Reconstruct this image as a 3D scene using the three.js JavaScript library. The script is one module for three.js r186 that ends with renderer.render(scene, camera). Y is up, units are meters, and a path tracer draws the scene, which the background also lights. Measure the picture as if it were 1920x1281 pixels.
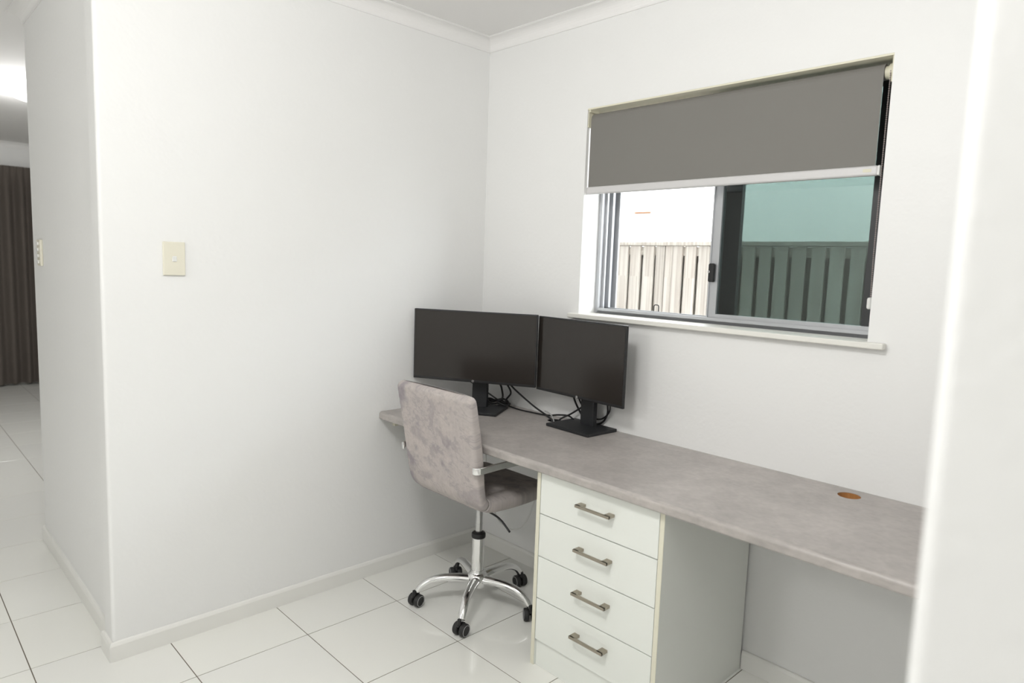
import * as THREE from 'three';
import { RoundedBoxGeometry } from 'three/addons/geometries/RoundedBoxGeometry.js';
import { mergeGeometries } from 'three/addons/utils/BufferGeometryUtils.js';

// ------------------------------------------------------------------ camera, sky, exposure
const scene = new THREE.Scene();
const V3 = (x, y, z) => new THREE.Vector3(x, y, z);
const camera = new THREE.PerspectiveCamera(2 * Math.atan(640.5 / 1266.58) * 180 / Math.PI, 1920 / 1281, 0.05, 60);
{
  const yaw = 0.8016, pitch = -0.1118, roll = 0.0354;
  const F = V3(-Math.sin(yaw) * Math.cos(pitch), Math.sin(pitch), -Math.cos(yaw) * Math.cos(pitch));
  const R0 = V3(Math.cos(yaw), 0, -Math.sin(yaw)), U0 = R0.clone().cross(F);
  const R = R0.clone().multiplyScalar(Math.cos(roll)).addScaledVector(U0, Math.sin(roll));
  const U = U0.clone().multiplyScalar(Math.cos(roll)).addScaledVector(R0, -Math.sin(roll));
  camera.quaternion.setFromRotationMatrix(new THREE.Matrix4().makeBasis(R, U, F.clone().negate()));
  camera.position.set(2.508, 1.407, 2.216);
}
camera.focus = 2.6;
camera.userData.fStop = 2.4;
scene.add(camera);
scene.background = new THREE.Color().setRGB(9.0, 9.5, 9.8);      // bright overcast sky
const renderer = new THREE.WebGLRenderer({ antialias: true });
renderer.toneMapping = THREE.LinearToneMapping;
renderer.toneMappingExposure = 1.06;
renderer.shadowMap.enabled = true;

// ------------------------------------------------------------------ helpers
let seed = 20240611;
const rnd = () => { seed |= 0; seed = seed + 0x6D2B79F5 | 0; let t = Math.imul(seed ^ seed >>> 15, 1 | seed); t = t + Math.imul(t ^ t >>> 7, 61 | t) ^ t; return ((t ^ t >>> 14) >>> 0) / 4294967296; };
function lattice(period, s) {
  const a = new Float32Array(period * period); let q = s * 7919 + 13;
  for (let i = 0; i < a.length; i++) { q = Math.imul(q ^ q >>> 13, 1274126177) + 0x9E3779B9 | 0; a[i] = ((q ^ q >>> 16) >>> 0) / 4294967296; }
  return (u, v) => {            // tileable value noise, u and v in 0..1
    const x = u * period, y = v * period, xi = Math.floor(x), yi = Math.floor(y), fx = x - xi, fy = y - yi;
    const sx = fx * fx * (3 - 2 * fx), sy = fy * fy * (3 - 2 * fy), m = (i, j) => a[((j % period + period) % period) * period + (i % period + period) % period];
    return (m(xi, yi) * (1 - sx) + m(xi + 1, yi) * sx) * (1 - sy) + (m(xi, yi + 1) * (1 - sx) + m(xi + 1, yi + 1) * sx) * sy;
  };
}
function fbm(p0, octaves, s) {
  const L = []; for (let i = 0; i < octaves; i++) L.push(lattice(p0 << i, s + i * 17));
  return (u, v) => { let t = 0, w = 0.5, n = 0; for (const l of L) { t += w * l(u, v); n += w; w *= 0.55; } return t / n; };
}
function tex(size, fn, srgb = true) {   // fn(u, v) -> [r, g, b] in 0..1
  const d = new Uint8Array(size * size * 4);
  for (let j = 0; j < size; j++) for (let i = 0; i < size; i++) {
    const c = fn(i / size, j / size), k = (j * size + i) * 4;
    for (let n = 0; n < 3; n++) d[k + n] = Math.max(0, Math.min(255, c[n] * 255));
    d[k + 3] = 255;
  }
  const t = new THREE.DataTexture(d, size, size); t.wrapS = t.wrapT = THREE.RepeatWrapping; t.magFilter = THREE.LinearFilter;
  if (srgb) t.colorSpace = THREE.SRGBColorSpace;
  t.needsUpdate = true; return t;
}
const rep = (t, x, y = x) => { const c = t.clone(); c.repeat.set(x, y); c.needsUpdate = true; return c; };   // repeats per metre
const grey = (v) => [v, v, v];
const mixc = (a, b, t) => a.map((x, i) => x + (b[i] - x) * t);
const sm = (a, b, x) => { const t = Math.max(0, Math.min(1, (x - a) / (b - a))); return t * t * (3 - 2 * t); };

function uvm(g) {            // texture coordinates in metres, by the way each face points
  g = g.index ? g.toNonIndexed() : g;
  const p = g.attributes.position, n = g.attributes.normal, uv = new Float32Array(p.count * 2);
  for (let i = 0; i < p.count; i += 3) {
    let ax = 0, ay = 0, az = 0;
    for (let k = 0; k < 3; k++) { ax += Math.abs(n.getX(i + k)); ay += Math.abs(n.getY(i + k)); az += Math.abs(n.getZ(i + k)); }
    for (let k = 0; k < 3; k++) {
      const x = p.getX(i + k), y = p.getY(i + k), z = p.getZ(i + k), o = (i + k) * 2;
      if (ay >= ax && ay >= az) { uv[o] = x; uv[o + 1] = z; } else if (ax >= az) { uv[o] = z; uv[o + 1] = y; } else { uv[o] = x; uv[o + 1] = y; }
    }
  }
  g.setAttribute('uv', new THREE.BufferAttribute(uv, 2)); return g;
}
const clean = (g) => { g = g.index ? g.toNonIndexed() : g; for (const k of Object.keys(g.attributes)) if (!['position', 'normal', 'uv'].includes(k)) g.deleteAttribute(k); return g; };
function box(x0, x1, y0, y1, z0, z1, r = 0) {
  const w = x1 - x0, h = y1 - y0, d = z1 - z0;
  const g = r > 0 ? new RoundedBoxGeometry(w, h, d, 2, Math.min(r, w / 2.01, h / 2.01, d / 2.01)) : new THREE.BoxGeometry(w, h, d);
  g.translate((x0 + x1) / 2, (y0 + y1) / 2, (z0 + z1) / 2); return uvm(g);
}
function cyl(r0, r1, h, at = [0, 0, 0], rot = [0, 0, 0], seg = 24, open = false) {
  const g = new THREE.CylinderGeometry(r1, r0, h, seg, 1, open); g.rotateX(rot[0]); g.rotateY(rot[1]); g.rotateZ(rot[2]); g.translate(...at); return clean(g);
}
const lathe = (pts, seg = 32) => clean(new THREE.LatheGeometry(pts.map(([x, y]) => new THREE.Vector2(x, y)), seg));
function tube(pts, r, seg = 48, rad = 10, tension = 0.5) {
  return clean(new THREE.TubeGeometry(new THREE.CatmullRomCurve3(pts.map(p => V3(...p)), false, 'catmullrom', tension), seg, r, rad));
}
function extrude(pts, depth, holes = [], bevel = 0) {     // outline in x, y pushed along +z
  const s = new THREE.Shape(pts.map(([x, y]) => new THREE.Vector2(x, y)));
  for (const h of holes) s.holes.push(new THREE.Path(h.map(([x, y]) => new THREE.Vector2(x, y))));
  return new THREE.ExtrudeGeometry(s, { depth, bevelEnabled: bevel > 0, bevelSize: bevel, bevelThickness: bevel, bevelOffset: -bevel, bevelSegments: 2, curveSegments: 24 });
}
const merge = (list) => list.length === 1 ? list[0] : mergeGeometries(list.map(clean));
const taken = {};
const numbered = (n) => { taken[n] = (taken[n] ?? -1) + 1; return taken[n] ? `${n}_${String(taken[n]).padStart(3, '0')}` : n; };
function mesh(name, geo, mat, parent) {
  const m = new THREE.Mesh(Array.isArray(geo) ? merge(geo) : geo, mat);
  m.castShadow = m.receiveShadow = true; m.name = parent ? name : numbered(name); (parent ?? scene).add(m); return m;
}
function thing(name, label, category, pos = [0, 0, 0], turn = 0, group) {
  const o = new THREE.Group(); o.name = numbered(name); o.position.set(...pos); o.rotation.y = turn;
  o.userData = { label, category }; if (group) o.userData.group = group; scene.add(o); return o;
}
const tag = (o, label, category, group) => { Object.assign(o.userData, { label, category }); if (group) o.userData.group = group; return o; };
function struct(name, geo, mat, label, category) {
  const m = geo ? mesh(name, geo, mat) : (() => { const g = new THREE.Group(); g.name = name; scene.add(g); return g; })();
  m.userData = { kind: 'structure', label, category }; return m;
}

// ------------------------------------------------------------------ materials
const fine256 = lattice(256, 77), nStreak = fbm(8, 4, 131), g64 = lattice(64, 201), g128 = lattice(128, 203), tileN = [0, 1, 2].map(i => fbm(4, 2, 90 + i));
const n1 = fbm(4, 5, 3), n2 = fbm(8, 5, 11), n3 = fbm(16, 4, 29), nf = fbm(64, 2, 41), nbig = fbm(2, 4, 53);
const std = (o) => new THREE.MeshPhysicalMaterial(o);
const lin = (r, g, b) => new THREE.Color().setRGB(r, g, b);
const wallBump = tex(512, (u, v) => grey(0.5 + 0.5 * (nf(u, v) - 0.5) + 0.6 * (n2(u, v) - 0.5)), false);
const M = {};
M.wall = std({ color: lin(0.86, 0.86, 0.85), roughness: 0.5, bumpMap: rep(wallBump, 1.3), bumpScale: 0.0008 });
M.ceiling = std({ color: lin(0.89, 0.88, 0.87), roughness: 0.9 });
M.trim = std({ color: lin(0.85, 0.845, 0.81), roughness: 0.32 });
M.reveal = std({ color: lin(0.82, 0.81, 0.76), roughness: 0.5 });
M.tile = [0, 1, 2].map(i => std({ color: lin(0.85 - i * 0.008, 0.85 - i * 0.008, 0.805 - i * 0.004), roughness: 0.09, bumpMap: rep(tex(256, (u, v) => grey(0.5 + (tileN[i](u, v) - 0.5)), false), 1.1), bumpScale: 0.0006 }));
M.grout = std({ color: lin(0.16, 0.135, 0.105), roughness: 0.95 });
const lam = tex(1024, (u, v) => {
  const a = n1(u, v), b = n3(u, v), c = nf(u, v), s = fine256(u * 0.25, v);
  let k = 0.675 + 0.10 * (a - 0.5) + 0.09 * (b - 0.5) + 0.05 * (c - 0.5) + 0.03 * (s - 0.5);
  return [k * 1.012, k * 0.978, k * 0.955];
});
M.laminate = std({ map: rep(lam, 1.25), roughness: 0.36 });
const chipTex = tex(256, (u, v) => mixc([0.52, 0.33, 0.17], [0.80, 0.58, 0.35], sm(0.3, 0.7, 0.6 * nf(u, v) + 0.4 * n3(u, v))));
M.chipboard = std({ map: rep(chipTex, 6), roughness: 0.9 });
M.melamine = std({ color: lin(0.84, 0.86, 0.815), roughness: 0.34 });
M.edging = std({ color: lin(0.78, 0.755, 0.62), roughness: 0.4 });
M.nickel = std({ color: lin(0.40, 0.36, 0.30), metalness: 1, roughness: 0.36 });
M.chrome = std({ color: lin(0.88, 0.88, 0.88), metalness: 1, roughness: 0.07 });
M.steel = std({ color: lin(0.55, 0.55, 0.55), metalness: 1, roughness: 0.25 });
M.black = std({ color: lin(0.012, 0.012, 0.013), roughness: 0.42 });
M.rubber = std({ color: lin(0.02, 0.02, 0.02), roughness: 0.6 });
M.greyPlastic = std({ color: lin(0.36, 0.36, 0.36), roughness: 0.4 });
M.screen = std({ color: lin(0.024, 0.020, 0.017), roughness: 0.22 });
M.standBlack = std({ color: lin(0.016, 0.017, 0.019), roughness: 0.5 });
const velvetTex = tex(1024, (u, v) => {
  const w = 0.05 * (n2(u, v) - 0.5), a = n1(u + w, v + 2 * w), b = n2(u, v + w), c = nStreak(u * 1 + w * 3, v), f = nf(u, v);
  const dark = sm(0.53, 0.70, 0.65 * a + 0.35 * b), brush = nStreak(u + 0.5 * v + 0.06 * (a - 0.5), 2 * v - u), streak = Math.max(sm(0.56, 0.66, c) * 0.6, sm(0.05, 0.0, Math.abs(brush - 0.55)) * 0.55), light = sm(0.45, 0.3, b);
  let col = [0.715, 0.685, 0.672];
  col = mixc(col, [0.545, 0.52, 0.54], 0.8 * dark); col = mixc(col, [0.55, 0.52, 0.535], 0.6 * streak); col = mixc(col, [0.765, 0.73, 0.71], 0.5 * light);
  return col.map(x => x + 0.05 * (f - 0.5));
});
M.velvet = std({ map: rep(velvetTex, 1.9), roughness: 0.85, sheen: 0.5, sheenColor: lin(0.8, 0.76, 0.76), sheenRoughness: 0.45, bumpMap: rep(wallBump, 12), bumpScale: 0.0006 });
const weave = tex(256, (u, v) => grey(0.5 + 0.25 * Math.sin(u * 128 * Math.PI) * Math.sin(v * 128 * Math.PI) + 0.3 * (nf(u, v) - 0.5)), false);
M.blind = std({ color: lin(0.215, 0.207, 0.192), roughness: 0.85, bumpMap: rep(weave, 8), bumpScale: 0.0003 });
M.blindRail = std({ color: lin(0.66, 0.65, 0.65), roughness: 0.35 });
M.cream = std({ color: lin(0.70, 0.67, 0.53), roughness: 0.4 });
M.head = std({ color: lin(0.80, 0.77, 0.62), roughness: 0.5 });
M.switch = std({ color: lin(0.79, 0.76, 0.64), roughness: 0.3 });
M.switchWhite = std({ color: lin(0.82, 0.82, 0.80), roughness: 0.25 });
M.alu = std({ color: lin(0.50, 0.51, 0.53), metalness: 0.55, roughness: 0.4 });
M.darkAlu = std({ color: lin(0.03, 0.032, 0.034), roughness: 0.45 });
M.glass = std({ color: lin(0.547, 0.595, 0.583), transmission: 1, thickness: 0, roughness: 0.0, ior: 1.5 });
M.chain = std({ color: lin(0.30, 0.25, 0.24), roughness: 0.4 });
M.whitePlastic = std({ color: lin(0.80, 0.80, 0.78), roughness: 0.35 });
M.curtain = std({ color: lin(0.135, 0.115, 0.10), roughness: 0.95, bumpMap: rep(weave, 5), bumpScale: 0.0006 });
const grain = tex(512, (u, v) => {
  const g = g64(u * 1, v * 0.05) * 0.5 + g128(u, v * 0.04) * 0.3 + n1(u, v) * 0.35;
  return mixc([0.80, 0.76, 0.72], [0.91, 0.885, 0.85], sm(0.3, 0.8, g));
});
M.paling = [0, 1, 2].map(i => { const t = rep(grain, 1.6 + i * 0.3, 0.6); t.offset.set(i * 0.37, i * 0.21); return std({ map: t, color: lin(0.92 - i * 0.05, 0.92 - i * 0.05, 0.92 - i * 0.05), roughness: 0.85 }); });
M.render = std({ color: lin(0.80, 0.79, 0.77), roughness: 0.9 });
M.concrete = std({ color: lin(0.36, 0.35, 0.33), roughness: 0.95 });
M.vent = std({ color: lin(0.13, 0.06, 0.025), roughness: 0.8 });
M.lamp = std({ color: lin(0.85, 0.85, 0.82), roughness: 0.4, emissive: lin(1, 0.97, 0.9), emissiveIntensity: 2.2 });

// ------------------------------------------------------------------ room shell
const H = 2.46, T = 0.4, TX = 0.2748, TZ = 0.2693;      // ceiling height; tiles and where their joints lie
const WX0 = 0.623, WX1 = 1.784, WY0 = 1.196, WY1 = 2.066, SILL = 1.214;   // window opening
const floor = struct('floor', box(-6.2, 3.75, -0.2, -0.0015, -1.35, 4.75), M.grout, 'glossy white tiled floor with brown grout joints', 'floor');
{
  const g3 = 0.0016, dead = (x, z) => x > -1.3 && x < -0.02 && z < 1.58;   // solid between study and living room
  const cache = {}, rest = [];
  const tileGeo = (w, d) => {
    const k = `${w.toFixed(3)}_${d.toFixed(3)}`;
    if (!cache[k]) {                                          // chamfered slab, 18 triangles
      const b = 0.0006, h = 0, lo = -0.004, a = w / 2, c = d / 2;
      const top = [[-a + b, h, -c + b], [a - b, h, -c + b], [a - b, h, c - b], [-a + b, h, c - b]], mid = [[-a, h - b * 0.7, -c], [a, h - b * 0.7, -c], [a, h - b * 0.7, c], [-a, h - b * 0.7, c]], bot = mid.map(([x, , z]) => [x, lo, z]);
      const P = []; const q = (a0, b0, c0, d0) => P.push(...a0, ...b0, ...c0, ...a0, ...c0, ...d0);
      q(top[0], top[3], top[2], top[1]);
      for (let i = 0; i < 4; i++) { const j = (i + 1) % 4; q(top[i], top[j], mid[j], mid[i]); q(mid[i], mid[j], bot[j], bot[i]); }
      const g = new THREE.BufferGeometry(); g.setAttribute('position', new THREE.Float32BufferAttribute(P, 3)); g.computeVertexNormals(); cache[k] = uvm(g);
    }
    return cache[k];
  };
  const x0s = TX - 16 * T, z0s = TZ - 4 * T;
  for (let i = 0; i < 25; i++) for (let j = 0; j < 15; j++) {
    const xa = Math.max(-6.05, x0s + i * T), xb = Math.min(3.6, x0s + (i + 1) * T), za = Math.max(-1.2, z0s + j * T), zb = Math.min(4.6, z0s + (j + 1) * T);
    if (xb - xa < 0.02 || zb - za < 0.02) continue;
    const cx = (xa + xb) / 2, cz = (za + zb) / 2;
    if (dead(cx, cz) || (cx > -1.3 && zb < 0)) continue;
    const g = tileGeo(xb - xa - 2 * g3, zb - za - 2 * g3);
    if (cx < 2.5 && cz < 2.2 && !(cx < -1.3 && cz < 0)) { const m = mesh('tile', g, M.tile[Math.floor(rnd() * 3)], floor); m.position.set(cx, 0, cz); }
    else rest.push(g.clone().translate(cx, 0, cz));
  }
  const r = mesh('tiling', rest, M.tile[0], floor); r.userData.kind = 'stuff';
}
struct('ceiling', box(-6.2, 3.75, H, H + 0.15, -1.35, 4.75), M.ceiling, 'flat white plaster ceiling', 'ceiling');
{
  const wb = extrude([[-0.1, 0], [2.6, 0], [2.6, H], [-0.1, H]], 0.2, [[[WX0, WY0], [WX1, WY0], [WX1, WY1], [WX0, WY1]]]);
  struct('wall_back', uvm(wb.translate(0, 0, -0.2)), M.wall, 'white painted wall with the window, behind the desk', 'wall');
}
{
  const r = 0.012, pts = [[-0.105, 0], [0, 0]];             // the rounded plaster end of the long wall, seen from above
  const rc = (cx, cz, a0, a1, out) => { for (let i = 0; i <= 6; i++) { const a = a0 + (a1 - a0) * i / 6; out.push([cx + r * Math.cos(a), cz + r * Math.sin(a)]); } };
  rc(-r, 1.653 - r, 0, Math.PI / 2, pts); rc(-0.105 + r, 1.653 - r, Math.PI / 2, Math.PI, pts);
  const g = extrude(pts.map(([x, z]) => [x, -z]), H).rotateX(-Math.PI / 2);
  struct('wall_left', uvm(g), M.wall, 'long white wall with the single light switch', 'wall');
}
struct('wall_passage', [box(-1.33, -0.1, 0, H, 1.5, 1.626, 0.008), box(-1.33, -1.21, 0, H, -1.2, 1.55)], M.wall, 'white passage wall in shade with the four-gang switch', 'wall');
struct('wall_living', box(-6.2, -1.21, 0, H, -1.35, -1.2), M.wall, 'white wall of the living room out of view', 'wall');
struct('wall_far', box(-6.2, -6.05, 0, H, -1.35, 4.75), M.wall, 'white living room wall behind the dark curtain', 'wall');
struct('wall_study', box(2.47, 2.6, 0, H, 0, 1.6), M.wall, 'white end wall of the study nook out of view', 'wall');
{
  const r = 0.014, pts = [];
  const rc = (cx, cz, a0, a1) => { for (let i = 0; i <= 8; i++) { const a = a0 + (a1 - a0) * i / 8; pts.push([cx + r * Math.cos(a), cz + r * Math.sin(a)]); } };
  rc(2.374 + r, 1.66 - r, Math.PI / 2, Math.PI); rc(2.374 + r, 1.55 + r, Math.PI, 1.5 * Math.PI); pts.push([3.75, 1.55], [3.75, 1.66]);
  const g = extrude(pts.map(([x, z]) => [x, -z]), H).rotateX(-Math.PI / 2);
  struct('wall_right', uvm(g), M.wall, 'blurred white wall end close to the camera at the right', 'wall');
}
struct('wall_hall', box(3.6, 3.75, 0, H, 1.6, 4.75), M.wall, 'white hall wall behind the camera', 'wall');
struct('wall_front', box(-6.2, 3.75, 0, H, 4.6, 4.75), M.wall, 'white wall opposite the window, behind the camera', 'wall');

// baseboards: bevelled profile pushed along a run from a to b, standing out to the left-hand side n
function run(profile, a, b, n, m0 = 0, m1 = 0) {            // m0, m1: 1 for a mitred outside corner at that end
  const d = Math.hypot(b[0] - a[0], b[1] - a[1]), g = extrude(profile, d);
  const q = g.attributes.position;
  for (let i = 0; i < q.count; i++) q.setZ(i, q.getZ(i) > d / 2 ? q.getZ(i) + m1 * q.getX(i) : q.getZ(i) - m0 * q.getX(i));
  const ux = (b[0] - a[0]) / d, uz = (b[1] - a[1]) / d;
  g.applyMatrix4(new THREE.Matrix4().makeBasis(V3(n[0], 0, n[1]), V3(0, 1, 0), V3(ux, 0, uz)).setPosition(a[0], 0, a[1]));
  const det = n[0] * uz - n[1] * ux;           // keep faces outwards
  if (det < 0) { const ix = g.attributes.position; const p = ix.array; for (let i = 0; i < p.length; i += 9) for (let k = 0; k < 3; k++) { const t = p[i + 3 + k]; p[i + 3 + k] = p[i + 6 + k]; p[i + 6 + k] = t; } g.computeVertexNormals(); }
  return uvm(g);
}
const BB = [[0, 0], [0.012, 0], [0.012, 0.056], [0.0105, 0.060], [0.0075, 0.066], [0.005, 0.068], [0, 0.068]];
struct('baseboard_left', [run(BB, [0, 0], [0, 1.653], [1, 0], 0, 1), run(BB, [0, 1.653], [-0.105, 1.653], [0, 1], 1, 0)], M.trim, 'white bevelled skirting along the long wall and its end', 'baseboard');
struct('baseboard_back', [run(BB, [0, 0], [0.949, 0], [0, 1]), run(BB, [1.467, 0], [2.47, 0], [0, 1])], M.trim, 'white skirting under the desk along the window wall', 'baseboard');
struct('baseboard_passage', [run(BB, [-0.105, 1.626], [-1.33, 1.626], [0, 1], 0, 1), run(BB, [-1.33, 1.626], [-1.33, -1.2], [-1, 0], 1, 0)], M.trim, 'white skirting along the shaded passage wall', 'baseboard');
struct('baseboard_far', run(BB, [-6.05, -1.2], [-6.05, 4.6], [1, 0]), M.trim, 'white skirting below the dark curtain', 'baseboard');
struct('baseboard_right', run(BB, [2.388, 1.66], [3.6, 1.66], [0, 1]), M.trim, 'white skirting of the near wall end', 'baseboard');
const cov = [[0, H], [0, H - 0.055], [0.004, H - 0.055], [0.005, H - 0.050]];
for (let i = 0; i <= 8; i++) { const a = i / 8 * Math.PI / 2; cov.push([0.052 - 0.046 * Math.cos(a) - 0.0005, H - 0.052 + 0.0005 + 0.046 * Math.sin(a)]); }
cov.push([0.052, H - 0.004], [0.057, H - 0.003], [0.057, H]);
const COVE = cov.map(([x, y]) => [x, y]).reverse();
struct('trim_1', run(COVE, [0, 0], [0, 1.66], [1, 0]), M.ceiling, 'white cove cornice above the long wall', 'cornice');
struct('trim_2', run(COVE, [0, 0], [2.47, 0], [0, 1]), M.ceiling, 'white cove cornice above the window wall', 'cornice');
struct('trim_3', [run(COVE, [-0.1, 1.626], [-1.33, 1.626], [0, 1], 0, 1), run(COVE, [-1.33, 1.626], [-1.33, -1.2], [-1, 0], 1, 0)], M.ceiling, 'white cove cornice above the passage wall', 'cornice');
struct('trim_4', run(COVE, [-6.05, -1.2], [-6.05, 4.6], [1, 0]), M.ceiling, 'white cove cornice above the dark curtain', 'cornice');

// ------------------------------------------------------------------ window
{
  const w = struct('window_1', null, null, 'aluminium sliding window, left half slid open, green tinted glass at right', 'window');
  const rect = (x0, x1, y0, y1) => [[x0, y0], [x1, y0], [x1, y1], [x0, y1]];
  const ring = (x0, x1, y0, y1, l, r, b, t, z0, z1) => uvm(extrude(rect(x0, x1, y0, y1), z1 - z0, [rect(x0 + l, x1 - r, y0 + b, y1 - t)]).translate(0, 0, z0));
  const Y1 = WY1;
  mesh('window_frame', [ring(WX0, WX1, SILL - 0.01, Y1, 0.018, 0.018, 0.022, 0.03, -0.19, -0.105),
    box(WX0, WX0 + 0.040, SILL, Y1, -0.165, -0.150), box(WX0, WX0 + 0.030, SILL, Y1, -0.135, -0.125), box(WX0 + 0.018, WX0 + 0.055, SILL, Y1, -0.19, -0.180),
    box(WX0, WX1, SILL, SILL + 0.026, -0.155, -0.150), box(WX0, WX1, SILL, SILL + 0.024, -0.113, -0.105)], M.alu, w);
  mesh('window_track', box(WX0 + 0.018, WX1 - 0.018, SILL + 0.012, SILL + 0.0155, -0.18, -0.115), M.darkAlu, w);
  const sash = mesh('sash', [ring(1.165, 1.772, SILL + 0.016, Y1 - 0.016, 0.036, 0.026, 0.022, 0.03, -0.140, -0.116), box(1.165, 1.170, SILL + 0.016, Y1 - 0.016, -0.148, -0.112)], M.alu, w);
  mesh('window_pane', box(1.198, 1.75, SILL + 0.034, Y1 - 0.04, -0.1285, -0.1245), M.glass, sash);
  mesh('glazing_seal', box(1.721, 1.748, SILL + 0.036, Y1 - 0.044, -0.137, -0.118), M.darkAlu, sash);
  const lk = mesh('sash_lock', [box(1.168, 1.192, 1.372, 1.442, -0.116, -0.098, 0.006)], M.black, sash);
  mesh('lock_cylinder', cyl(0.005, 0.005, 0.004, [1.174, 1.41, -0.097], [Math.PI / 2, 0, 0], 16), M.steel, sash);
  const fx = mesh('fixed_sash', ring(1.165, 1.772, SILL + 0.016, Y1 - 0.016, 0.09, 0.02, 0.018, 0.03, -0.180, -0.158), M.darkAlu, w);
  mesh('window_pane', box(1.25, 1.76, SILL + 0.03, Y1 - 0.04, -0.1695, -0.1655), M.glass, fx);
  mesh('wire_catch', tube([[0.895, SILL + 0.012, -0.16], [0.895, SILL + 0.045, -0.16], [0.899, SILL + 0.052, -0.16], [0.914, SILL + 0.052, -0.16], [0.918, SILL + 0.045, -0.16], [0.918, SILL + 0.012, -0.16]], 0.002, 24, 8, 0.2), M.black, w);
  mesh('window_head', box(WX0 + 0.0005, WX1 - 0.0005, WY1 - 0.006, WY1 - 0.0002, -0.105, -0.0005), M.head, w);
  const sl = struct('trim_5', box(WX0 - 0.001, WX1 + 0.001, SILL - 0.018, SILL, -0.107, 0.001), M.reveal, 'white painted window sill board with a projecting nose', 'window sill');
  mesh('sill_nose', box(0.585, 1.838, SILL - 0.019, SILL, 0.0005, 0.032, 0.004), M.reveal, sl);
}
// ------------------------------------------------------------------ roller blind
{
  const t = thing('roller_blind', 'grey roller blind half lowered in the window opening', 'blind', [1.2035, 1.73, -0.03]);
  const L = (g) => g.translate(-1.2035, -1.73, 0.03);
  mesh('roller_tube', L(cyl(0.021, 0.021, 1.126, [1.190, 2.026, -0.042], [0, 0, Math.PI / 2], 28)), M.blind, t);
  const fab = extrude([[-0.0205, 1.742], [-0.0197, 1.742], [-0.0197, 2.026], [-0.0223, 2.0345], [-0.0275, 2.0425], [-0.0345, 2.047], [-0.042, 2.0482], [-0.042, 2.0474], [-0.0342, 2.0462], [-0.0282, 2.0418], [-0.0231, 2.0341], [-0.0205, 2.026]], 1.126);
  fab.rotateY(-Math.PI / 2).translate(1.753, 0, 0);          // x of outline becomes z
  mesh('blind_fabric', uvm(L(fab)), M.blind, t);
  const rail = mesh('bottom_rail', L(box(0.622, 1.764, 1.716, 1.747, -0.031, -0.010, 0.008)), M.blindRail, t);
  mesh('end_cap', L(box(1.762, 1.769, 1.7165, 1.7465, -0.030, -0.011, 0.003)), M.whitePlastic, rail);
  mesh('end_cap', L(box(0.617, 0.6235, 1.7165, 1.7465, -0.030, -0.011, 0.003)), M.whitePlastic, rail);
  mesh('maker_tag', L(box(1.722, 1.746, 1.727, 1.737, -0.0102, -0.0092, 0.0004)), M.cream, rail);
  mesh('bracket', L(merge([box(0.6235, 0.6275, 1.99, 2.062, -0.075, -0.004, 0.001), box(0.6235, 0.636, 2.050, 2.062, -0.06, -0.004, 0.002), cyl(0.018, 0.018, 0.008, [0.631, 2.026, -0.042], [0, 0, Math.PI / 2])])), M.cream, t);
  mesh('bracket', L(merge([box(1.7795, 1.7835, 1.985, 2.062, -0.075, -0.004, 0.001), cyl(0.025, 0.025, 0.013, [1.772, 2.022, -0.042], [0, 0, Math.PI / 2]), cyl(0.019, 0.019, 0.012, [1.760, 2.022, -0.042], [0, 0, Math.PI / 2])])), M.cream, t);
  // bead chain: two strands of small beads on a thread
  const beads = [], bead = new THREE.IcosahedronGeometry(0.0023, 1);
  for (const z of [-0.0655, -0.0185]) {
    for (let y = 2.02; y > 1.345; y -= 0.0064) { const f = sm(1.5, 1.34, y); beads.push(clean(bead.clone()).translate(1.772, y, z + (-0.03 - z) * f * 0.8)); }
    beads.push(tube([[1.772, 2.02, z], [1.772, 1.5, z], [1.772, 1.34, z + (-0.03 - z) * 0.8]], 0.0008, 20, 5));
  }
  mesh('bead_chain', L(merge(beads)), M.chain, t);
  mesh('chain_guide', L(merge([box(1.7655, 1.7785, 1.312, 1.348, -0.043, -0.014, 0.006), box(1.7785, 1.7838, 1.30, 1.336, -0.036, -0.022, 0.002)])), M.whitePlastic, t);
}

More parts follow.
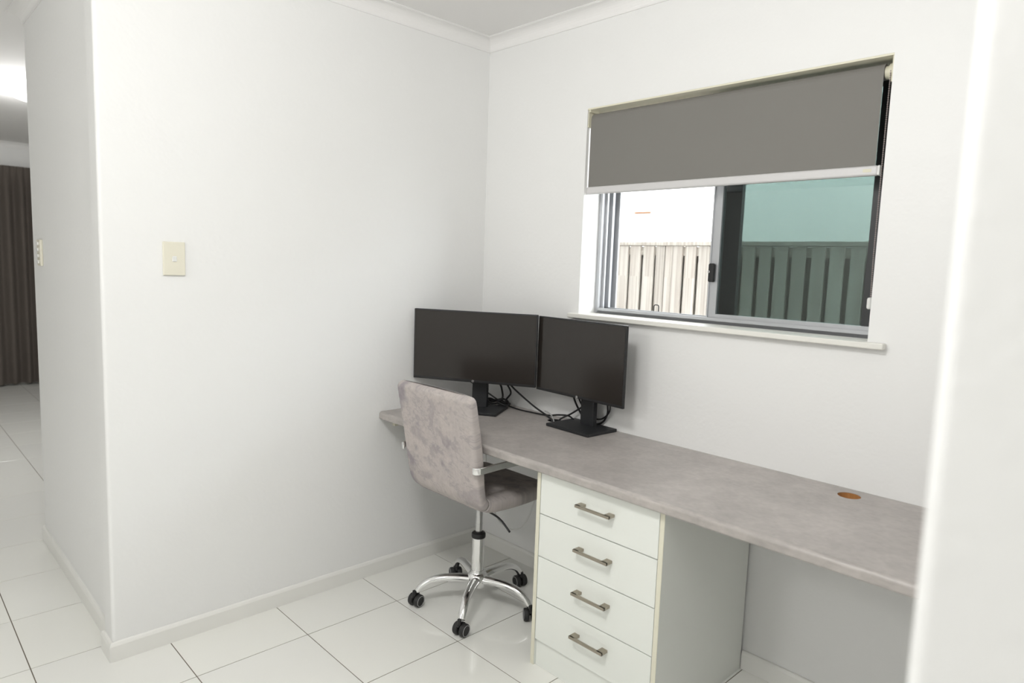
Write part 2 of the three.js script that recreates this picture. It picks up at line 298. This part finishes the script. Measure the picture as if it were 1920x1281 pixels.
// ------------------------------------------------------------------ desk
const DH = 0.7456, DD = 0.5905;
{
  const t = thing('desk_benchtop', 'long grey mottled laminate benchtop fixed along the window wall', 'desk', [0, DH, 0]);
  const holes = [[0.577, 0.072, 0.032], [1.797, 0.072, 0.033]];
  const circ = (cx, cz, r) => { const o = []; for (let i = 0; i < 40; i++) { const a = i / 40 * 2 * Math.PI; o.push([cx + r * Math.cos(a), -(cz + r * Math.sin(a))]); } return o; };
  const slab = extrude([[0.001, -0.001], [0.001, -(DD - 0.016)], [2.469, -(DD - 0.016)], [2.469, -0.001]], 0.033, holes.map(h => circ(...h))).rotateX(-Math.PI / 2).translate(0, -0.033, 0);
  const pr = [[DD - 0.016, 0]]; const r = 0.013;
  for (let i = 0; i <= 7; i++) { const a = Math.PI / 2 - i / 7 * Math.PI / 2; pr.push([DD - r + r * Math.cos(a), -r + r * Math.sin(a)]); }
  for (let i = 0; i <= 4; i++) { const a = -i / 4 * Math.PI / 2; pr.push([DD - 0.006 + 0.006 * Math.cos(a), -0.027 + 0.006 * Math.sin(a)]); }
  pr.push([DD - 0.016, -0.033]);
  const nose = extrude(pr.slice().reverse(), 2.468).rotateY(-Math.PI / 2).translate(2.469, 0, 0);
  mesh('worktop', [uvm(slab), uvm(nose)], M.laminate, t);
  for (const [x, z, rr] of holes) mesh('hole_edge', cyl(rr - 0.0006, rr - 0.0006, 0.0315, [x, -0.0172, z], [0, 0, 0], 40, true), x < 1 ? M.black : M.chipboard, t);
  mesh('support_batten', [box(0.001, 0.019, -0.073, -0.0335, 0.03, 0.52, 0.002), box(0.02, 0.948, -0.073, -0.0335, 0.001, 0.019, 0.002), box(1.47, 2.465, -0.073, -0.0335, 0.001, 0.019, 0.002)], M.edging, t);
}
// ------------------------------------------------------------------ drawer unit
{
  const x0 = 0.950, x1 = 1.466, zf = 0.5617, top = DH - 0.0335;
  const t = thing('drawer_unit', 'white four-drawer cabinet under the desk with bow handles', 'cabinet', [(x0 + x1) / 2, 0, 0]);
  const L = (g) => g.translate(-(x0 + x1) / 2, 0, 0);
  for (const x of [x0, x1 - 0.016]) {
    const p = mesh('side_panel', L(box(x, x + 0.016, 0.0005, top, 0.014, zf - 0.002)), M.melamine, t);
    mesh('edge_strip', L(box(x, x + 0.016, 0.0005, top, zf - 0.002, zf, 0.0008)), M.edging, p);
  }
  mesh('back_panel', L(box(x0 + 0.0165, x1 - 0.0165, 0.08, top - 0.001, 0.016, 0.022)), M.melamine, t);
  mesh('kickboard', L(box(x0 + 0.0165, x1 - 0.0165, 0.0005, 0.097, zf - 0.026, zf - 0.010)), M.melamine, t);
  mesh('bottom_panel', L(box(x0 + 0.0165, x1 - 0.0165, 0.098, 0.112, 0.024, zf - 0.02)), M.melamine, t);
  const ys = [0.099, 0.2525, 0.4055, 0.558, 0.709];
  for (let k = 0; k < 4; k++) {
    const ya = ys[k] + 0.0015, yb = ys[k + 1] - 0.0015, hy = [0.196, 0.346, 0.494, 0.644][k];
    const d = mesh('drawer', L(box(x0 + 0.018, x1 - 0.018, ya, yb, zf - 0.018, zf - 0.001, 0.001)), M.melamine, t);
    const h = [];
    const bar = extrude([[-0.069, -0.0045], [0.069, -0.0045], [0.069, 0.0045], [-0.069, 0.0045]], 0.006, [], 0.0015).translate(1.216, hy, zf + 0.024);
    h.push(clean(bar));
    for (const s of [-1, 1]) {                      // wide flat feet that curve back to the drawer
      const f = extrude([[0, -0.0045], [s * 0.022, -0.0045], [s * 0.022, 0.0045], [0, 0.0045]], 0.031, [], 0.0012);
      h.push(clean(f.translate(1.216 + s * 0.047, hy, zf - 0.002)));
    }
    mesh('handle', L(merge(h)), M.nickel, d);
  }
}

// ------------------------------------------------------------------ office chair
{
  const t = thing('office_chair', 'grey velvet swivel chair with chrome star base and castors', 'chair', [0.507, 0, 0.431]);
  // upholstered slab: a centre line in (y, z), thickness across it and rounded sides
  function slab(line, thick, halfW, capA, capB, bow, rs = 0.028) {
    const c = new THREE.CatmullRomCurve3(line.map(([y, z]) => V3(0, y, z))), n = 44, P = [], K = 40, len = c.getLength();
    for (let i = 0; i <= n; i++) {
      let u = i / n; const p = c.getPointAt(u), d = c.getTangentAt(u), nx = V3(0, -d.z, d.y);   // across the slab
      const s = u * len, e = len - s; let k = 1;
      const th = thick(u) / 2;
      if (capA && s < th) k = Math.sqrt(Math.max(0.0004, 1 - (1 - s / th) ** 2));
      if (capB && e < th) k = Math.sqrt(Math.max(0.0004, 1 - (1 - e / th) ** 2));
      const hw = halfW(u) - (1 - k) * th * 0.9;
      for (let j = 0; j < K; j++) {
        const a = j / K * 2 * Math.PI, ca = Math.cos(a), sa = Math.sin(a), ex = 0.22, q = 0.62;
        const X = Math.sign(ca) * Math.pow(Math.abs(ca), ex) * hw, N = Math.sign(sa) * Math.pow(Math.abs(sa), q) * th * k;
        const b = bow(u) * (X / 0.22) ** 2;
        P.push(V3(X, p.y + nx.y * (N + b), p.z + nx.z * (N + b)));
      }
    }
    const pos = [], uv = [], idx = [];
    P.forEach((v, i) => { pos.push(v.x, v.y, v.z); uv.push(v.x + 0.3 * (v.z), Math.floor(i / K) / n * len); });
    for (let i = 0; i < n; i++) for (let j = 0; j < K; j++) { const a = i * K + j, b = i * K + (j + 1) % K; idx.push(a, b, a + K, b, b + K, a + K); }
    for (const [r0, flip] of [[0, 0], [n * K, 1]]) { const c0 = pos.length / 3; const m = V3(0, 0, 0); for (let j = 0; j < K; j++) m.add(P[r0 + j]); m.multiplyScalar(1 / K); pos.push(m.x, m.y, m.z); uv.push(m.x, 0); for (let j = 0; j < K; j++) { const a = r0 + j, b = r0 + (j + 1) % K; flip ? idx.push(c0, a, b) : idx.push(c0, b, a); } }
    const g = new THREE.BufferGeometry(); g.setAttribute('position', new THREE.Float32BufferAttribute(pos, 3)); g.setAttribute('uv', new THREE.Float32BufferAttribute(uv, 2)); g.setIndex(idx); g.computeVertexNormals(); return g;
  }
  const back = slab([[0.942, 0.236], [0.86, 0.222], [0.76, 0.205], [0.66, 0.192], [0.58, 0.182], [0.535, 0.170], [0.514, 0.148]], (u) => 0.052 + 0.012 * Math.sin(u * Math.PI), (u) => 0.228 - 0.010 * u, true, false, (u) => -0.012 * (1 - u));
  mesh('backrest', back, M.velvet, t);
  const seat = slab([[0.516, 0.151], [0.507, 0.125], [0.504, 0.06], [0.504, -0.05], [0.506, -0.15], [0.500, -0.215]], (u) => 0.056 + 0.016 * Math.sin(u * Math.PI), () => 0.218, false, true, () => 0);
  mesh('seat', seat, M.velvet, t);
  for (const s of [-1, 1]) {                         // flat chrome arm loops
    const path = new THREE.CatmullRomCurve3([[0.215, 0.666, 0.228], [0.230, 0.666, 0.224], [0.235, 0.666, 0.205], [0.235, 0.668, 0.12], [0.235, 0.668, -0.06], [0.235, 0.66, -0.125], [0.235, 0.62, -0.168], [0.232, 0.56, -0.172], [0.226, 0.515, -0.172], [0.216, 0.49, -0.170]].map(([x, y, z]) => V3(s * x, y, z)), false, 'catmullrom', 0.3);
    const N = 90, pos = [], idx = []; const w = 0.013, h = 0.0045;
    for (let i = 0; i <= N; i++) {
      const p = path.getPointAt(i / N), d = path.getTangentAt(i / N);
      const side = V3(s, 0, 0).addScaledVector(d, -d.x * s); if (side.length() < 0.35) side.set(0, 0, 1).addScaledVector(d, -d.z); side.normalize();
      let up = d.clone().cross(side).normalize();
      for (const [a, b] of [[1, 0.6], [0.75, 1], [-0.75, 1], [-1, 0.6], [-1, -0.6], [-0.75, -1], [0.75, -1], [1, -0.6]]) { const q = p.clone().addScaledVector(side, h * b).addScaledVector(up, w * a); pos.push(q.x, q.y, q.z); }
    }
    for (let i = 0; i < N; i++) for (let j = 0; j < 8; j++) { const a = i * 8 + j, b = i * 8 + (j + 1) % 8; idx.push(a, a + 8, b, b, a + 8, b + 8); }
    for (let j = 1; j < 7; j++) { idx.push(0, j, j + 1); idx.push(N * 8, N * 8 + j + 1, N * 8 + j); }
    const g = new THREE.BufferGeometry(); g.setAttribute('position', new THREE.Float32BufferAttribute(pos, 3)); g.setIndex(idx); g.computeVertexNormals();
    g.setAttribute('uv', new THREE.Float32BufferAttribute(new Float32Array(pos.length / 3 * 2), 2));
    mesh('armrest', g, M.chrome, t);
  }
  mesh('seat_plate', [box(-0.12, 0.12, 0.460, 0.474, -0.12, 0.05, 0.003), box(-0.05, 0.05, 0.427, 0.461, -0.09, 0.045, 0.006)], M.black, t);
  mesh('height_lever', tube([[0.04, 0.445, 0.05], [0.15, 0.452, 0.07], [0.215, 0.448, 0.082], [0.268, 0.418, 0.084]], 0.004, 30, 8), M.black, t);
  mesh('gas_lift', lathe([[0, 0.285], [0.0145, 0.285], [0.0145, 0.345], [0.0155, 0.347], [0.0155, 0.351], [0.0145, 0.353], [0.0145, 0.43], [0, 0.43]]), M.steel, t);
  mesh('collar', lathe([[0.015, 0.290], [0.0275, 0.290], [0.029, 0.294], [0.029, 0.306], [0.026, 0.311], [0.0155, 0.313]]), M.black, t);
  mesh('column', lathe([[0.0, 0.085], [0.024, 0.085], [0.0245, 0.15], [0.0255, 0.155], [0.0255, 0.288], [0.0245, 0.291], [0.015, 0.292]]), M.chrome, t);
  mesh('hub', lathe([[0, 0.080], [0.034, 0.080], [0.041, 0.087], [0.043, 0.10], [0.043, 0.122], [0.040, 0.132], [0.032, 0.139], [0.0262, 0.141], [0.0262, 0.150], [0.0255, 0.151]]), M.chrome, t);
  const legCurve = new THREE.CatmullRomCurve3([[0.028, 0.113, 0], [0.09, 0.118, 0], [0.15, 0.117, 0], [0.195, 0.106, 0], [0.228, 0.085, 0], [0.248, 0.060, 0]].map(p => V3(...p)));
  function legGeo() {
    const N = 40, K = 20, pos = [], idx = [];
    for (let i = 0; i <= N; i++) {
      const u = i / N, p = legCurve.getPointAt(u), d = legCurve.getTangentAt(u), up = V3(-d.y, d.x, 0), ry = 0.0185 - 0.0065 * u, rz = 0.0225 - 0.0085 * u;
      for (let j = 0; j < K; j++) { const a = j / K * 2 * Math.PI; const q = p.clone().addScaledVector(up, ry * Math.sin(a)); pos.push(q.x, q.y, rz * Math.cos(a)); }
    }
    for (let i = 0; i < N; i++) for (let j = 0; j < K; j++) { const a = i * K + j, b = i * K + (j + 1) % K; idx.push(a, a + K, b, b, a + K, b + K); }
    const c = pos.length / 3, e = legCurve.getPointAt(1); pos.push(e.x, e.y, 0); for (let j = 0; j < K; j++) idx.push(c, N * K + (j + 1) % K, N * K + j);
    const g = new THREE.BufferGeometry(); g.setAttribute('position', new THREE.Float32BufferAttribute(pos, 3)); g.setIndex(idx); g.computeVertexNormals(); return g;
  }
  const lg = legGeo();
  const wheelG = (s) => { const g = lathe([[0, 0], [0.018, 0], [0.0235, 0.002], [0.0255, 0.006], [0.0255, 0.017], [0.0235, 0.021], [0.021, 0.0225], [0.020, 0.0205], [0, 0.0205]], 28); g.rotateZ(-s * Math.PI / 2); g.translate(s * 0.004, 0.0257, 0); return g; };
  const wheels = [wheelG(1), wheelG(-1)], ringG = (s) => { const g = new THREE.TorusGeometry(0.0205, 0.0014, 8, 30); g.rotateY(Math.PI / 2); g.translate(s * 0.0258, 0.0257, 0); return clean(g); }, rings = [ringG(1), ringG(-1)];
  const hoodG = (() => { const pts = []; for (let i = 0; i <= 14; i++) { const a = Math.PI * (0.02 + 0.78 * i / 14); pts.push([0.0275 * Math.cos(a), 0.0257 + 0.0275 * Math.sin(a)]); } for (let i = 14; i >= 0; i--) { const a = Math.PI * (0.02 + 0.78 * i / 14); pts.push([0.016 * Math.cos(a), 0.0257 + 0.016 * Math.sin(a)]); }
    const g = extrude(pts, 0.0065).translate(0, 0, -0.00325).rotateY(Math.PI / 2); return merge([clean(g), cyl(0.0085, 0.0075, 0.022, [0, 0.058, 0.012]), cyl(0.004, 0.004, 0.046, [0, 0.0257, 0], [0, 0, Math.PI / 2])]); })();
  [54, 126, 198, 270, 342].forEach((deg, k) => {
    const a = deg * Math.PI / 180 + 0.01, leg = mesh('leg', lg, M.chrome, t); leg.rotation.y = -a;
    const c = new THREE.Group(); c.name = 'castor'; t.add(c); c.position.set(0.25 * Math.cos(a), 0, 0.25 * Math.sin(a)); c.rotation.y = [0.2, 0.22, 1.1, 1.35, 0.9][k];
    for (const w of wheels) mesh('wheel', w, M.rubber, c);
    for (const w of rings) mesh('wheel_ring', w, M.greyPlastic, c);
    mesh('hood', hoodG, M.black, c);
  });
}

// ------------------------------------------------------------------ monitors
function monitor(label, pos, turn, w, h, y0, zp, xp, base) {
  const t = thing('monitor', label, 'monitor', pos, turn, 'pair of desk monitors');
  const y = y0 - DH, zb = zp - 0.012;
  const panel = mesh('housing', [box(xp - w / 2, xp + w / 2, y, y + h, zb, zp, 0.003), box(xp - w * 0.33, xp + w * 0.33, y + 0.03, y + h - 0.05, zb - 0.022, zb + 0.001, 0.008)], M.black, t);
  mesh('screen', box(xp - w / 2 + 0.006, xp + w / 2 - 0.006, y + 0.012, y + h - 0.006, zp - 0.001, zp + 0.0006), M.screen, t);
  mesh('badge', cyl(0.006, 0.006, 0.001, [xp, y + 0.0062, zp], [Math.PI / 2, 0, 0], 20), M.steel, t);
  const cz = -0.035;
  mesh('stand_column', [box(xp - 0.036, xp + 0.036, 0.010, y + h * 0.62, cz - 0.016, cz + 0.010, 0.004), box(xp - 0.05, xp + 0.05, y + h * 0.42, y + h * 0.68, cz + 0.008, zb - 0.018, 0.004)], M.standBlack, t);
  const b = base;   // [halfWidthFront, halfWidthBack, back, front]
  const g = extrude([[-b[0], -b[3]], [b[0], -b[3]], [b[1], -b[2]], [-b[1], -b[2]]], 0.009, [], 0.002).rotateX(-Math.PI / 2).translate(xp, 0.0023, 0);
  mesh('stand_base', uvm(g), M.standBlack, t);
  return t;
}
monitor('left monitor, wider in view, turned from the corner behind the chair', [0.222, DH, 0.222], Math.PI / 6, 0.574, 0.316, 0.8855, 0.072, 0.010, [0.118, 0.118, -0.095, 0.095]);
monitor('right monitor on a square black stand below the window', [0.743, DH, 0.091], -0.052, 0.486, 0.320, 0.877, 0.040, 0.004, [0.118, 0.118, -0.082, 0.092]);

// ------------------------------------------------------------------ cables
const cable = (name, label, pts, r, m, seg = 60) => tag(mesh(name, tube(pts, r, seg, 8), m), label, 'cable');
const dy = DH + 0.0035;
cable('monitor_cable', 'black cable sloping from the left monitor down into the desk hole', [[0.25, 0.93, 0.16], [0.29, 0.87, 0.085], [0.335, 0.835, 0.07], [0.434, 0.785, 0.062], [0.518, 0.757, 0.064], [0.556, 0.742, 0.068], [0.566, 0.715, 0.07], [0.57, 0.66, 0.07]], 0.0042, M.black);
cable('monitor_cable', 'black cable lying across the desk between the two monitors', [[0.12, 0.86, 0.17], [0.135, 0.80, 0.075], [0.24, dy + 0.012, 0.06], [0.33, dy, 0.055], [0.42, dy, 0.05], [0.50, dy, 0.035], [0.56, dy + 0.012, 0.028], [0.62, dy + 0.018, 0.028], [0.67, dy + 0.002, 0.035], [0.705, dy, 0.02], [0.73, 0.79, 0.02], [0.72, 0.90, 0.035]], 0.0038, M.black, 90);
cable('monitor_cable', 'black cable curving from the desk hole up behind the right stand', [[0.586, 0.66, 0.07], [0.588, 0.715, 0.07], [0.598, 0.752, 0.062], [0.64, 0.782, 0.04], [0.70, 0.825, 0.03], [0.735, 0.85, 0.025], [0.77, 0.90, 0.035]], 0.004, M.black);
cable('monitor_cable', 'black cable hanging in a bow left of the right stand', [[0.662, 0.90, 0.06], [0.663, 0.855, 0.05], [0.672, 0.81, 0.03], [0.70, 0.768, 0.018], [0.74, dy + 0.004, 0.012], [0.79, 0.77, 0.012], [0.822, 0.82, 0.02], [0.828, 0.90, 0.045]], 0.0042, M.black, 80);
cable('monitor_cable', 'thin black cable looped beside the column of the right monitor', [[0.690, 0.90, 0.06], [0.690, 0.855, 0.048], [0.70, 0.82, 0.03], [0.735, 0.785, 0.02], [0.79, 0.785, 0.02], [0.838, 0.83, 0.028], [0.845, 0.90, 0.05]], 0.0034, M.black, 80);
cable('signal_cable', 'grey cable dropping into the desk hole beside the right stand', [[0.52, 0.778, 0.075], [0.54, 0.774, 0.075], [0.562, 0.763, 0.075], [0.578, 0.742, 0.078], [0.582, 0.70, 0.075], [0.58, 0.66, 0.072]], 0.003, M.greyPlastic);
{
  const coil = []; for (let i = 0; i <= 70; i++) { const a = i / 70 * Math.PI * 6, r = 0.05 + 0.008 * Math.sin(i * 0.7); coil.push([0.205 + r * 1.35 * Math.cos(a), dy + 0.004 + 0.017 * (i / 70) + 0.004 * Math.sin(i * 1.3), 0.075 + r * 0.85 * Math.sin(a)]); }
  coil.push([0.27, 0.79, 0.07], [0.305, 0.83, 0.08], [0.30, 0.90, 0.13]);
  cable('power_cable', 'coiled black power cable behind the stand of the left monitor', coil, 0.0042, M.black, 320);
  cable('power_cable', 'black cable hanging straight down behind the left monitor', [[0.225, 0.91, 0.17], [0.235, 0.86, 0.09], [0.237, 0.82, 0.07], [0.237, 0.785, 0.068], [0.225, 0.768, 0.09]], 0.0045, M.black);
}
cable('hanging_cable', 'white cable hanging in a loop under the desk behind the chair', [[0.10, 0.665, 0.05], [0.13, 0.45, 0.06], [0.20, 0.28, 0.08], [0.28, 0.205, 0.10], [0.367, 0.193, 0.10], [0.44, 0.24, 0.10], [0.492, 0.34, 0.10], [0.53, 0.50, 0.09], [0.57, 0.70, 0.072]], 0.0035, M.whitePlastic, 80);

// ------------------------------------------------------------------ switches
{
  const t = thing('light_switch', 'cream single light switch on the long white wall', 'light switch', [0, 1.39, 1.43], Math.PI / 2);
  mesh('switch_plate', box(-0.036, 0.036, -0.0575, 0.0575, 0, 0.009, 0.003), M.switch, t);
  const k = mesh('rocker', box(-0.0075, 0.0075, -0.0095, 0.0095, 0.008, 0.0125, 0.003), M.switchWhite, t); k.rotation.x = 0.09; k.position.z = 0.0005;
}
{
  const t = thing('light_switch', 'cream four-gang light switch on the shaded passage wall', 'light switch', [-1.135, 1.39, 1.626]);
  mesh('switch_plate', box(-0.037, 0.037, -0.058, 0.058, 0, 0.011, 0.003), M.switch, t);
  for (const y of [-0.04, -0.0135, 0.0135, 0.04]) mesh('rocker', box(-0.010, 0.010, y - 0.0075, y + 0.0075, 0.010, 0.017, 0.003), M.switchWhite, t);
}

// ------------------------------------------------------------------ curtain
{
  const t = thing('curtain', 'dark brown pleated floor-length curtain in the far room', 'curtain', [-5.95, 0, 1.5]);
  const NZ = 520, NY = 30, z0 = -1.1, z1 = 1.3, pos = [], uv = [], idx = [];
  const fold = (z, y) => { const g = 1 - sm(2.02, 2.2, y); return (0.028 * g + 0.006) * Math.sin(z * 62 + 1.3 * Math.sin(z * 9)) + 0.012 * g * Math.sin(z * 23 + 2) + 0.005 * Math.sin(z * 171 + y) * (1 - g); };
  for (let j = 0; j <= NY; j++) for (let i = 0; i <= NZ; i++) { const y = 0.02 + 2.2 * j / NY, z = z0 + (z1 - z0) * i / NZ; pos.push(fold(z, y), y, z); uv.push(z * 1.4, y); }
  for (let j = 0; j < NY; j++) for (let i = 0; i < NZ; i++) { const a = j * (NZ + 1) + i; idx.push(a, a + NZ + 1, a + 1, a + 1, a + NZ + 1, a + NZ + 2); }
  const g = new THREE.BufferGeometry(); g.setAttribute('position', new THREE.Float32BufferAttribute(pos, 3)); g.setAttribute('uv', new THREE.Float32BufferAttribute(uv, 2)); g.setIndex(idx); g.computeVertexNormals();
  M.curtain.side = THREE.DoubleSide;
  mesh('curtain_cloth', g, M.curtain, t);
  mesh('curtain_track', box(-0.06, -0.02, 2.20, 2.225, z0 - 0.02, z1 + 0.02, 0.004), M.whitePlastic, t);
}
// ------------------------------------------------------------------ ceiling lights
function oyster(label, x, z, power, r = 0.17) {
  const t = thing('ceiling_light', label, 'ceiling light', [x, H, z]);
  mesh('rim', lathe([[r - 0.04, 0], [r - 0.008, 0], [r - 0.008, -0.012], [r - 0.012, -0.015], [r - 0.04, -0.012]].reverse(), 48), M.whitePlastic, t);
  const pts = []; for (let i = 0; i <= 12; i++) { const a = i / 12 * Math.PI / 2; pts.push([Math.max(0.0001, r * Math.sin(a)), -0.012 - 0.085 * Math.cos(a)]); }
  mesh('lamp_dome', lathe(pts, 48), M.lamp, t);
  const p = new THREE.PointLight(new THREE.Color().setRGB(1, 0.995, 0.98), power); p.name = 'lamp_glow'; p.position.set(0, -0.06, 0); p.castShadow = true; p.shadow.radius = r / 0.02 * 0.9; t.add(p);
  return t;
}
oyster('round domed ceiling light glowing in the far room', -3.02, 1.32, 4.4);
oyster('unseen round domed ceiling light in the passage, placed to light the study nook', 1.62, 1.95, 5.5, 0.23);  // out of view, placed and sized to light the study walls softly
oyster('added round domed ceiling light behind the camera, fill for hall and passage', 0.7, 3.7, 3.4, 0.23);  // added fill lamp behind the camera, brightens passage wall and near wall end

// ------------------------------------------------------------------ outside
struct('ground', [box(-9, 9, -0.5, -0.3, -9, -0.2), box(-9, 9, -0.5, -0.3, 4.75, 12)], M.concrete, 'concrete strip between house and fence', 'ground');
{
  const t = thing('timber_fence', 'pale weathered timber paling fence outside the window', 'fence', [0, -0.3, -1.6]);
  const y = (v) => v + 0.3;
  mesh('fence_cap', box(-3.2, 3.6, y(1.572), y(1.597), -0.110, 0.035, 0.003), M.paling[1], t);
  mesh('fence_rail', box(-3.2, 3.6, y(1.508), y(1.562), -0.070, -0.001), M.paling[0], t);
  mesh('fence_rail', box(-3.2, 3.6, y(0.35), y(0.43), -0.070, -0.001), M.paling[0], t);
  const edges = [[-0.392, -0.307], [-0.285, -0.205], [-0.181, -0.101], [-0.075, -0.012], [-0.008, 0.044], [0.048, 0.117], [0.142, 0.216], [0.24, 0.311], [0.336, 0.408], [0.434, 0.506], [0.536, 0.608], [0.639, 0.708], [0.734, 0.806], [0.834, 0.907], [0.939, 1.01], [1.039, 1.112], [1.144, 1.215]];
  for (let x = 1.245; x < 2.6; x += 0.102) edges.push([x, x + 0.073]);
  for (let x = -0.417; x > -1.6; x -= 0.104) edges.push([x - 0.077, x]);
  edges.forEach(([a, b], i) => {
    const m = mesh('paling', box(a, b, 0.03 + 0.01 * rnd(), y(1.570), 0, 0.016), M.paling[Math.floor(rnd() * 3)], t); m.rotation.z = (rnd() - 0.5) * 0.004;
  });
  for (let x = -1.66; x < 2.6; x += 0.102) mesh('paling', box(x, x + 0.1005, 0.04, y(1.568), -0.087, -0.071), M.paling[Math.floor(rnd() * 3)], t);
  mesh('fence_post', box(-0.04, 0.035, 0.0, y(1.625), -0.19, -0.115), M.paling[1], t);
}
{
  const t = thing('neighbour_house', 'white rendered wall of the house beyond the fence', 'house', [0, -0.3, -3.4]);
  mesh('house_wall', box(-9, 8, 0, 3.1, -0.25, 0), M.render, t);
  mesh('wall_vent', box(-1.59, -1.40, 2.262, 2.282, 0.001, 0.02, 0.004), M.vent, t);
}
renderer.render(scene, camera);
